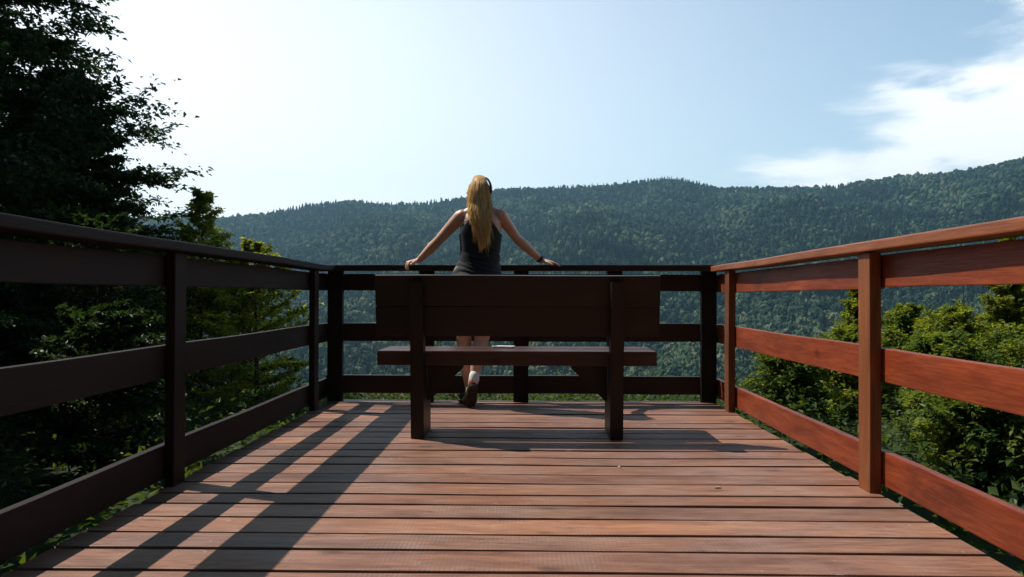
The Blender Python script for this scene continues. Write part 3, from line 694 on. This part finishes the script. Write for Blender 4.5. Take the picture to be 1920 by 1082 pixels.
    at = N(nt, 'ShaderNodeAttribute', attribute_name='tone'); c = ramp(nt, at.outputs['Fac'], [(0.0, (0.72, 0.40, 0.12)), (0.45, (0.97, 0.72, 0.30)), (1.0, (1.0, 0.90, 0.58))])
    L.new(c, p.inputs['Base Color']); p.inputs['Roughness'].default_value = 0.38; p.inputs['Specular IOR Level'].default_value = 0.7; p.inputs['Sheen Weight'].default_value = 0.8; p.inputs['Sheen Roughness'].default_value = 0.5; p.inputs['Sheen Tint'].default_value = (1.0, 0.85, 0.55, 1)
    tr = N(nt, 'ShaderNodeBsdfTranslucent'); L.new(c, tr.inputs[0]); mx = N(nt, 'ShaderNodeMixShader'); mx.inputs[0].default_value = 0.55
    L.new(p.outputs[0], mx.inputs[1]); L.new(tr.outputs[0], mx.inputs[2]); L.new(mx.outputs[0], out.inputs[0])
    # stations z: cx, half width, back y (surface towards the camera), front y
    HZ = np.array([(1.632, -0.328, 0.022, 5.108, 5.150), (1.625, -0.328, 0.046, 5.082, 5.175), (1.605, -0.328, 0.066, 5.055, 5.200), (1.575, -0.328, 0.076, 5.030, 5.210), (1.53, -0.328, 0.083, 5.012, 5.190), (1.48, -0.328, 0.083, 5.010, 5.160),
                   (1.43, -0.324, 0.078, 5.010, 5.120), (1.38, -0.318, 0.072, 4.996, 5.050), (1.32, -0.312, 0.060, 4.985, 5.020), (1.26, -0.306, 0.048, 4.980, 5.010), (1.20, -0.302, 0.038, 4.985, 5.010), (1.15, -0.303, 0.034, 4.992, 5.010), (1.10, -0.305, 0.018, 5.000, 5.010)])[::-1]
    def hz(z): return [float(np.interp(z, HZ[:, 0], HZ[:, k])) for k in range(1, 5)]
    V = []; Fq = []; T = []
    hr = random.Random(5)
    def strand(u, ztop, zend, wob, r, dep, tone, rnd_side=0.0):
        n = 22; prev = None; ph = hr.uniform(0, 6); ph2 = hr.uniform(0, 6)
        for k in range(n):
            t = k / (n - 1); z = ztop + (zend - ztop) * t
            cx, hw, yb, yf = hz(max(z, 1.10)); uu = u + 0.05 * math.sin(9 * t + ph) * t
            uu2 = max(-1.05, min(1.05, uu)); yy = yb + (max(0, (yf - yb)) * 0.5) * (1 - math.sqrt(max(0, 1 - min(1, uu2 * uu2)))) + dep
            x = cx + hw * uu2 + wob * math.sin(16 * t + ph) * t + rnd_side * t ** 3; y = yy - wob * math.cos(13 * t + ph2) * t
            rr = r * (1.0 if t < 0.8 else (1 - t) / 0.2 * 0.9 + 0.1)
            i0 = len(V)
            for q in range(4):
                a = 1.5708 * q + ph; V.append((x + rr * math.cos(a), y + rr * 0.6 * math.sin(a), z)); T.append(tone + 0.1 * math.sin(5 * t + ph2))
            if prev is not None:
                for q in range(4): Fq.append((prev + q, prev + (q + 1) % 4, i0 + (q + 1) % 4, i0 + q))
            prev = i0
    cu = [hr.uniform(-1, 1) for _ in range(26)]; ct = [hr.uniform(0.0, 1.0) for _ in range(26)]; cz = [hr.uniform(0, 0.16) for _ in range(26)]; cw = [hr.uniform(-0.018, 0.018) for _ in range(26)]
    for k in range(1300):
        ci = k % 26; u = max(-1, min(1, hr.gauss(cu[ci], 0.16))); zt = 1.53 + 0.098 * math.sqrt(max(0, 1 - u * u)) - hr.uniform(0, 0.012)
        ln = hr.random(); ze = 1.08 + cz[ci] + (1 - ln ** 0.35) * 0.26 + 0.04 * abs(u)
        strand(u, zt, ze, hr.uniform(0.001, 0.006), hr.uniform(0.0012, 0.0032), hr.uniform(-0.004, 0.008) - 0.008 * math.cos(ci * 2.1), ct[ci] + hr.uniform(-0.25, 0.25), cw[ci] + hr.uniform(-0.01, 0.01))
    for k in range(40): strand(hr.uniform(0.2, 1.0), 1.5, 1.05 + hr.uniform(0, 0.2), 0.008, 0.0009, -0.004, hr.uniform(0.5, 1), hr.uniform(0.02, 0.07))
    for k in range(50): strand(hr.uniform(-1, 1), 1.58, hr.uniform(1.15, 1.4), 0.010, 0.0008, -0.008, hr.uniform(0.5, 1), hr.uniform(-0.02, 0.02))
    V = np.array(V); V = V - np.array(PB[:])
    hme = np_mesh('hair', V, np.array(Fq), np.clip(T, 0, 1), smooth=True); hair = link_mesh('hair', hme, m, root)
    # body of the hair under the strands (scalp cap and mane)
    bb = bmesh.new(); zs = np.linspace(1.585, 1.13, 30)
    pts = []; rr = []
    for z in zs:
        cx, hw, yb, yf = hz(z); pts.append((cx, (yb + yf) / 2 + 0.004, z)); rr.append((hw * 0.88, max(0.004, (yf - yb) / 2), (1, 0, 0)))
    ring_tube(bb, pts, rr, 20); lay = bb.verts.layers.float.new('tone')
    for v in bb.verts: v[lay] = 0.35
    part('hair_cap', bb, m, root)
    # dark sunglasses pushed up on the head, seen at the right of the crown
    gm = simple('sunglasses_black', (0.015, 0.015, 0.018), 0.15, 0.6)
    bb = bmesh.new(); pp = spline([(-0.305, 5.12, 1.634), (-0.272, 5.10, 1.622), (-0.250, 5.075, 1.585), (-0.242, 5.06, 1.545), (-0.246, 5.07, 1.515)], np.linspace(0, 1, 14))
    ring_tube(bb, [tuple(q) for q in pp], [(0.012, 0.007)] * 10 + [(0.009, 0.006)] * 4, 8); part('hairband', bb, gm, root)
build_person()

# ------------------------------------------------------------------ foliage
def leaves(P, U, Nn, Ls, Wr=0.55, droop=0.25):
    """rhombic leaves bent along the middle: P base, U direction, Nn normal"""
    n = len(P); U = U / (np.linalg.norm(U, axis=1, keepdims=True) + 1e-9); W = np.cross(U, Nn); W /= (np.linalg.norm(W, axis=1, keepdims=True) + 1e-9); Nn = np.cross(W, U)
    Ls = Ls[:, None]
    v = np.stack([P, P + U * Ls * 0.45 + W * Ls * Wr * 0.5 + Nn * Ls * 0.08, P + U * Ls - Nn * Ls * droop, P + U * Ls * 0.45 - W * Ls * Wr * 0.5 + Nn * Ls * 0.08], 1).reshape(-1, 3)
    i = np.arange(n)[:, None] * 4
    return v, i + np.array([[0, 1, 2, 3]])
def limb(V, Fq, pts, r0, r1, seg=6):
    pts = [Vector(p) for p in pts]; n = len(pts); base = len(V)
    for i, p in enumerate(pts):
        d = (pts[min(i + 1, n - 1)] - pts[max(0, i - 1)]).normalized(); ax = Vector((1, 0, 0)) if abs(d.x) < 0.8 else Vector((0, 1, 0))
        u = (ax - d * ax.dot(d)).normalized(); w = d.cross(u); r = r0 + (r1 - r0) * i / (n - 1)
        for k in range(seg): a = 6.283 * k / seg; V.append(tuple(p + u * r * math.cos(a) + w * r * math.sin(a)))
    for i in range(n - 1):
        for k in range(seg): Fq.append((base + i * seg + k, base + i * seg + (k + 1) % seg, base + (i + 1) * seg + (k + 1) % seg, base + (i + 1) * seg + k))
def make_tree(name, label, cat, x, y, H, env, nb, nsub, nleaf, lsize, mat, seed, z0=0.06, rise=0.35, trunk_r=0.09, group=None, flat=0.5, lean=(0, 0), tone_c=0.5, zb=None, spread=0.13):
    rg = np.random.default_rng(seed); rr = random.Random(seed)
    zg = float(terrain(x, y)) - 0.05 if zb is None else zb
    root = empty(name, (x, y, zg)); tag(root, label, cat, group)
    V = []; Fq = []
    tp = [Vector((lean[0] * (t ** 1.5) + 0.05 * H * 0.2 * math.sin(3 * t + seed), lean[1] * t + 0.04 * H * 0.2 * math.cos(4 * t + seed), H * t)) for t in np.linspace(0, 0.97, 14)]
    limb(V, Fq, tp, trunk_r, trunk_r * 0.12, 8)
    LP = []; LU = []; LN = []; LT = []
    for b in range(nb):
        t = z0 + (1 - z0) * (b + rr.random()) / nb; t = min(t, 0.97)
        k = t / 0.97 * 13; i = min(int(k), 12); o = tp[i].lerp(tp[i + 1], k - i)
        a = b * 2.399 + rr.uniform(-0.4, 0.4); Lb = H * env(t) * rr.uniform(0.66, 1.04)
        if Lb < 0.05: continue
        d = Vector((math.cos(a), math.sin(a), rise * (0.3 + t) + rr.uniform(-0.15, 0.15)))
        pts = [o]
        for s in range(6): d = (d + Vector((rr.uniform(-.14, .14), rr.uniform(-.14, .14), rr.uniform(-.10, .10) - 0.02))).normalized(); pts.append(pts[-1] + d * Lb / 6)
        limb(V, Fq, pts, max(0.006, trunk_r * 0.32 * (1 - t * 0.7)), 0.003, 5)
        tb = rr.gauss(0, 0.16)
        for s in range(nsub):
            q = 0.18 + 0.82 * (s + rr.random()) / nsub; k = q * 6; i = min(int(k), 5); so_ = pts[i].lerp(pts[i + 1], k - i)
            dd = (pts[i + 1] - pts[i]).normalized(); sg = 1 if s % 2 else -1
            sd_ = (dd * rr.uniform(0.4, 1.0) + dd.cross(Vector((0, 0, 1))).normalized() * sg * rr.uniform(0.4, 1.0) + Vector((0, 0, rr.uniform(-0.15, 0.35)))).normalized()
            Ls_ = Lb * 0.36 * rr.uniform(0.5, 1.1) * (1.15 - 0.5 * q)
            e = so_ + sd_ * Ls_ + Vector((0, 0, -0.06 * Ls_))
            limb(V, Fq, [so_, so_.lerp(e, 0.5) + Vector((0, 0, 0.03 * Ls_)), e], 0.004, 0.0015, 3)
            m = max(3, int(nleaf * rr.uniform(0.5, 1.4)))
            u = rg.uniform(0.05, 1.05, m)[:, None]; p = np.array(so_) + u * (np.array(e) - np.array(so_)) + rg.normal(0, 1, (m, 3)) * np.array([1, 1, flat]) * Ls_ * spread
            dirs = np.array(sd_)[None] * 0.6 + rg.normal(0, 0.6, (m, 3)); dirs[:, 2] *= 0.6
            LP.append(p); LU.append(dirs); nn = rg.normal(0, 0.45, (m, 3)); nn[:, 2] += 1; LN.append(nn)
            LT.append(np.clip(tone_c + tb + rg.normal(0, 0.16, m), 0, 1))
    tv = link_mesh('trunk', np_mesh('trunk', np.array(V), np.array(Fq), smooth=True), M_bark, root)
    P = np.vstack(LP); U = np.vstack(LU); Nn = np.vstack(LN); T = np.concatenate(LT)
    v, f = leaves(P, U, Nn, lsize * rg.uniform(0.6, 1.3, len(P)))
    link_mesh('crown', np_mesh('crown', v, f, np.repeat(T, 4)), mat, root)
    return root, len(P)
tot = 0
def T_(*a, **k):
    global tot
    r, n = make_tree(*a, **k); tot += n; return r
cone = lambda w: (lambda t: w * (1 - t) ** 0.75 + 0.02)
dome = lambda w: (lambda t: w * max(0.05, math.sin(math.pi * min(1, 0.18 + 0.82 * t)) ** 0.7))
GL = 'trees and shrubs beyond the left railing'; GR = 'shrubs beyond the right railing'
# left: big dark trees
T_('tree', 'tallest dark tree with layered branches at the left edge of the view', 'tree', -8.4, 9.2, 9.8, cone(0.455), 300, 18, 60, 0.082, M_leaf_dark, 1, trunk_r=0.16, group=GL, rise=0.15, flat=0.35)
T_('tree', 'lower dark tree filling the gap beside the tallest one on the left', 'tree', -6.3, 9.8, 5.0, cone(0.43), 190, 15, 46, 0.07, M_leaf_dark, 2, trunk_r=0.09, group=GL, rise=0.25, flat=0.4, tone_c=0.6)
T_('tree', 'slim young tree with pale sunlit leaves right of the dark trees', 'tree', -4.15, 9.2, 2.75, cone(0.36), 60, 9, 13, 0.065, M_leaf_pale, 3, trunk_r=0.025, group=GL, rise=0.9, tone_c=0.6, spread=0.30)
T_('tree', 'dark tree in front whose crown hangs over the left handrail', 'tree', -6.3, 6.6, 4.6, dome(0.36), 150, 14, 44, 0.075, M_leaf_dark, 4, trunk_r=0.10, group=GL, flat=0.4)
T_('tree', 'shade tree beyond the left edge of the platform', 'tree', -9.2, 4.2, 7.4, dome(0.36), 80, 12, 26, 0.13, M_leaf_dark, 5, trunk_r=0.15, group=GL, flat=0.4)  # out of view, added to cast shade on the left shrubs
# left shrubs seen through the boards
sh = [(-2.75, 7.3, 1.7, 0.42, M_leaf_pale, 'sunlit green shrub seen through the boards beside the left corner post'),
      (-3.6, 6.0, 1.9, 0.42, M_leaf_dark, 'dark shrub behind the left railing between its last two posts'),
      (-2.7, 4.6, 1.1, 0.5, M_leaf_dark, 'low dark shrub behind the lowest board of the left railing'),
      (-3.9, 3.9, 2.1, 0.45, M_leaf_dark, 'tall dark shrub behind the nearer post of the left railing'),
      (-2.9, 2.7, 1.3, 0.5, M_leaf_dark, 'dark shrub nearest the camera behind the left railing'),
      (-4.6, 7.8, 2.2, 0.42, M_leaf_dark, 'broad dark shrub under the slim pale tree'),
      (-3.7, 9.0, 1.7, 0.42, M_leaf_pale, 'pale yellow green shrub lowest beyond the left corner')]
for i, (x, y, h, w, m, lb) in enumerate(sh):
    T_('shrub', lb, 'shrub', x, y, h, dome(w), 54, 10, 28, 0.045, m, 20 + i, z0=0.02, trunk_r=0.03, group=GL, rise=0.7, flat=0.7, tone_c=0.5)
T_('tree', 'dense tree over the low shrubs just beyond the left edge of the view', 'tree', -5.6, 4.2, 4.9, dome(0.30), 110, 12, 30, 0.12, M_leaf_dark, 6, trunk_r=0.08, group=GL, flat=0.5)  # out of view, added to keep sun off the low shrubs
T_('tree', 'nearest tree on the downhill side of the left railing', 'tree', -5.0, 1.8, 4.4, dome(0.32), 110, 12, 30, 0.12, M_leaf_dark, 7, trunk_r=0.08, group=GL, flat=0.5)  # also out of view, added to shade the nearest left shrubs
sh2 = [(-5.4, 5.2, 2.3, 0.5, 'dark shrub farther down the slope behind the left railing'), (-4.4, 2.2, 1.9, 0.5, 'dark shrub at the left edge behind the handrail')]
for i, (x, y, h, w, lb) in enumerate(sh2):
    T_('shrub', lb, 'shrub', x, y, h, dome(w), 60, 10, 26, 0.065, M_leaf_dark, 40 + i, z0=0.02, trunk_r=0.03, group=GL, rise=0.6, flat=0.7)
# right shrubs
sr = [(2.3, 6.3, 0.85, 0.55, M_leaf_mid, 'low green shrub just past the right corner post'),
      (3.3, 7.2, 1.35, 0.30, M_leaf_pale, 'slim pale sapling standing just left of the near right post'),
      (3.0, 5.2, 0.95, 0.55, M_leaf_mid, 'green shrub between the two visible right hand posts'),
      (2.5, 4.0, 0.75, 0.60, M_leaf_mid, 'low leafy shrub behind the near right hand post'),
      (4.9, 7.4, 1.75, 0.26, M_leaf_pale, 'upright pale sapling right of the near right post'),
      (5.2, 6.9, 1.45, 0.40, M_leaf_mid, 'bushy green sapling with yellowish tips on the right'),
      (4.2, 5.9, 1.05, 0.5, M_leaf_mid, 'wide green shrub behind the middle board on the right'),
      (3.4, 3.9, 0.95, 0.60, M_leaf_mid, 'large leafy shrub behind the lower boards on the right'),
      (4.9, 5.0, 1.35, 0.48, M_leaf_mid, 'dense shrub at the right edge of the view'),
      (6.0, 7.0, 1.6, 0.34, M_leaf_pale, 'tallest yellow green sapling at the right edge'),
      (2.6, 2.9, 0.6, 0.7, M_leaf_mid, 'low shrub nearest the camera below the right railing'),
      (6.3, 8.6, 1.7, 0.4, M_leaf_mid, 'rear green shrub behind the tallest sapling on the right'),
      (4.3, 8.2, 1.2, 0.45, M_leaf_mid, 'rear green shrub between the two pale saplings on the right'),
      (5.6, 8.0, 1.75, 0.42, M_leaf_pale, 'yellowish shrub behind the bushy sapling on the right'),
      (3.9, 6.6, 1.15, 0.55, M_leaf_pale, 'pale feathery shrub right behind the near right post'),
      (5.9, 5.8, 1.6, 0.48, M_leaf_mid, 'green shrub cut by the right edge of the view'),
      (3.0, 6.6, 0.95, 0.6, M_leaf_pale, 'pale low shrub between the corner post and the slim sapling')]
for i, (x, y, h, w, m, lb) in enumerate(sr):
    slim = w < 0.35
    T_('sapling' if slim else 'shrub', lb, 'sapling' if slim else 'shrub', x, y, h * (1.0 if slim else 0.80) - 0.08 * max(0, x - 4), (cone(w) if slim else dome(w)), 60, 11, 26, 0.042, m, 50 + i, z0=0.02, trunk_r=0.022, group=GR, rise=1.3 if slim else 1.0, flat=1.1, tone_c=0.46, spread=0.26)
print('leaves', tot)
# undergrowth: leaves and grass over the slope beside the platform
def undergrowth():
    n = 130000; x = R.uniform(-9, 9, n); y = R.uniform(-1, 16, n)
    ok = ~((x > DX0 - 0.02) & (x < DX1 + 0.03) & (y < DY1 + 0.03)); 
    dens = np.exp(-np.maximum(0, np.maximum(np.abs(x) - 1.5, 0)) / 3.5); ok &= R.random(n) < np.where(y > 5.6, 0.9, dens + 0.1)
    x = x[ok]; y = y[ok]; n = len(x); z = terrain(x, y); cl_ = fbm2(x, y, 2.3, 3)
    near_r = np.exp(-((np.abs(x) - 1.75) / 0.35) ** 2) * (y < 6)
    hgt = np.abs(R.normal(0, 0.10, n)) * np.where(y > 6, 0.6, 1) * (1.2 + 0.8 * cl_) + near_r * R.uniform(0.0, 0.34, n) * np.where(x > 0, 1, 0.1)
    P = np.stack([x, y, z + hgt], -1); U = R.normal(0, 1, (n, 3)); U[:, 2] = np.abs(U[:, 2]) * 0.8; Nn = R.normal(0, 0.5, (n, 3)); Nn[:, 2] += 1
    v, f = leaves(P, U, Nn, R.uniform(0.03, 0.075, n)); t = np.clip(0.42 + 0.2 * cl_ - 0.16 * (y > 5.5) + R.normal(0, 0.2, n), 0, 1)
    o = link_mesh('undergrowth', np_mesh('undergrowth', v, f, np.repeat(t, 4)), M_leaf_low); tag(o, 'low green ground plants covering the slope around the platform', 'undergrowth', kind='stuff')
undergrowth()

# unseen foliage added behind the camera to dim sky light on facing sides
def shade_woodland():
    rg = np.random.default_rng(3); n = 26000
    x = rg.uniform(-16, 16, n); y = rg.uniform(-14, -3.2, n); c = terrain(x, y)
    P = np.stack([x, y, c + rg.uniform(0, 1, n) ** 0.8 * (4.5 + 1.5 * np.sin(x * 0.9) + 1.2 * np.cos(y * 1.3 + x))], -1)
    U = rg.normal(0, 1, (n, 3)); Nn = rg.normal(0, 0.6, (n, 3)); Nn[:, 1] += 0.8
    v, f = leaves(P, U, Nn, rg.uniform(0.25, 0.5, n), 0.8)
    o = link_mesh('shade_woodland', np_mesh('shade_woodland', v, f, np.repeat(rg.uniform(0, 1, n), 4)), M_leaf_dark); tag(o, 'unseen dark foliage added behind the platform to hold back sky light', 'shade_woodland', kind='stuff')
shade_woodland()
# bits of dry leaf on the boards
lm = simple('dry_leaf', (0.50, 0.36, 0.25), 0.8)
bits = ((1343, 912, 'pale dry leaf bit on the boards right of the deck middle'), (1262, 855, 'tiny leaf bit just below the right end of the bench shadow'),
        (1102, 857, 'tiny leaf bit just below the middle of the bench shadow'), (1160, 875, 'tiny leaf bit lying in a board joint below the right bench leg'))
for i, (px, py, lb) in enumerate(bits):
    Y = EYE * F / (py - VPY); X = (px - VPX) * Y / F; s = (0.018, 0.006, 0.006, 0.008)[i]
    v = np.array([(0, -s, 0.002), (s * 0.6, 0, 0.006), (0, s, 0.003), (-s * 0.6, 0.1 * s, 0.001), (0, 0, -0.0005)]); f = [(0, 1, 4), (1, 2, 4), (2, 3, 4), (3, 0, 4)]
    o = link_mesh('dry_leaf', np_mesh('dry_leaf', v, np.array(f)), lm); o.location = (X, Y, 0.003); o.rotation_euler = (0, 0, rnd.uniform(0, 6))
    md = o.modifiers.new('thick', 'SOLIDIFY'); md.thickness = 0.001
    tag(o, lb, 'leaf', 'dry leaf bits scattered on the deck boards')

# ------------------------------------------------------------------ haze
def build_haze():
    m, nt, out = newmat('haze'); v = N(nt, 'ShaderNodeVolumePrincipled'); nt.links.new(v.outputs[0], out.inputs['Volume'])
    v.inputs['Color'].default_value = (0.42, 0.77, 1.0, 1); v.inputs['Density'].default_value = 0.00016; v.inputs['Anisotropy'].default_value = 0.6
    bm = bmesh.new(); bmesh.ops.create_cube(bm, size=1)
    zs = [-500, 560]
    for q in bm.verts: q.co = Vector((q.co.x * 6800, q.co.y * 6800, zs[1] if q.co.z > 0 else zs[0]))
    o = bm_obj('haze', bm, m); tag(o, 'thin bluish air over the valley', 'haze', kind='stuff'); 
build_haze()
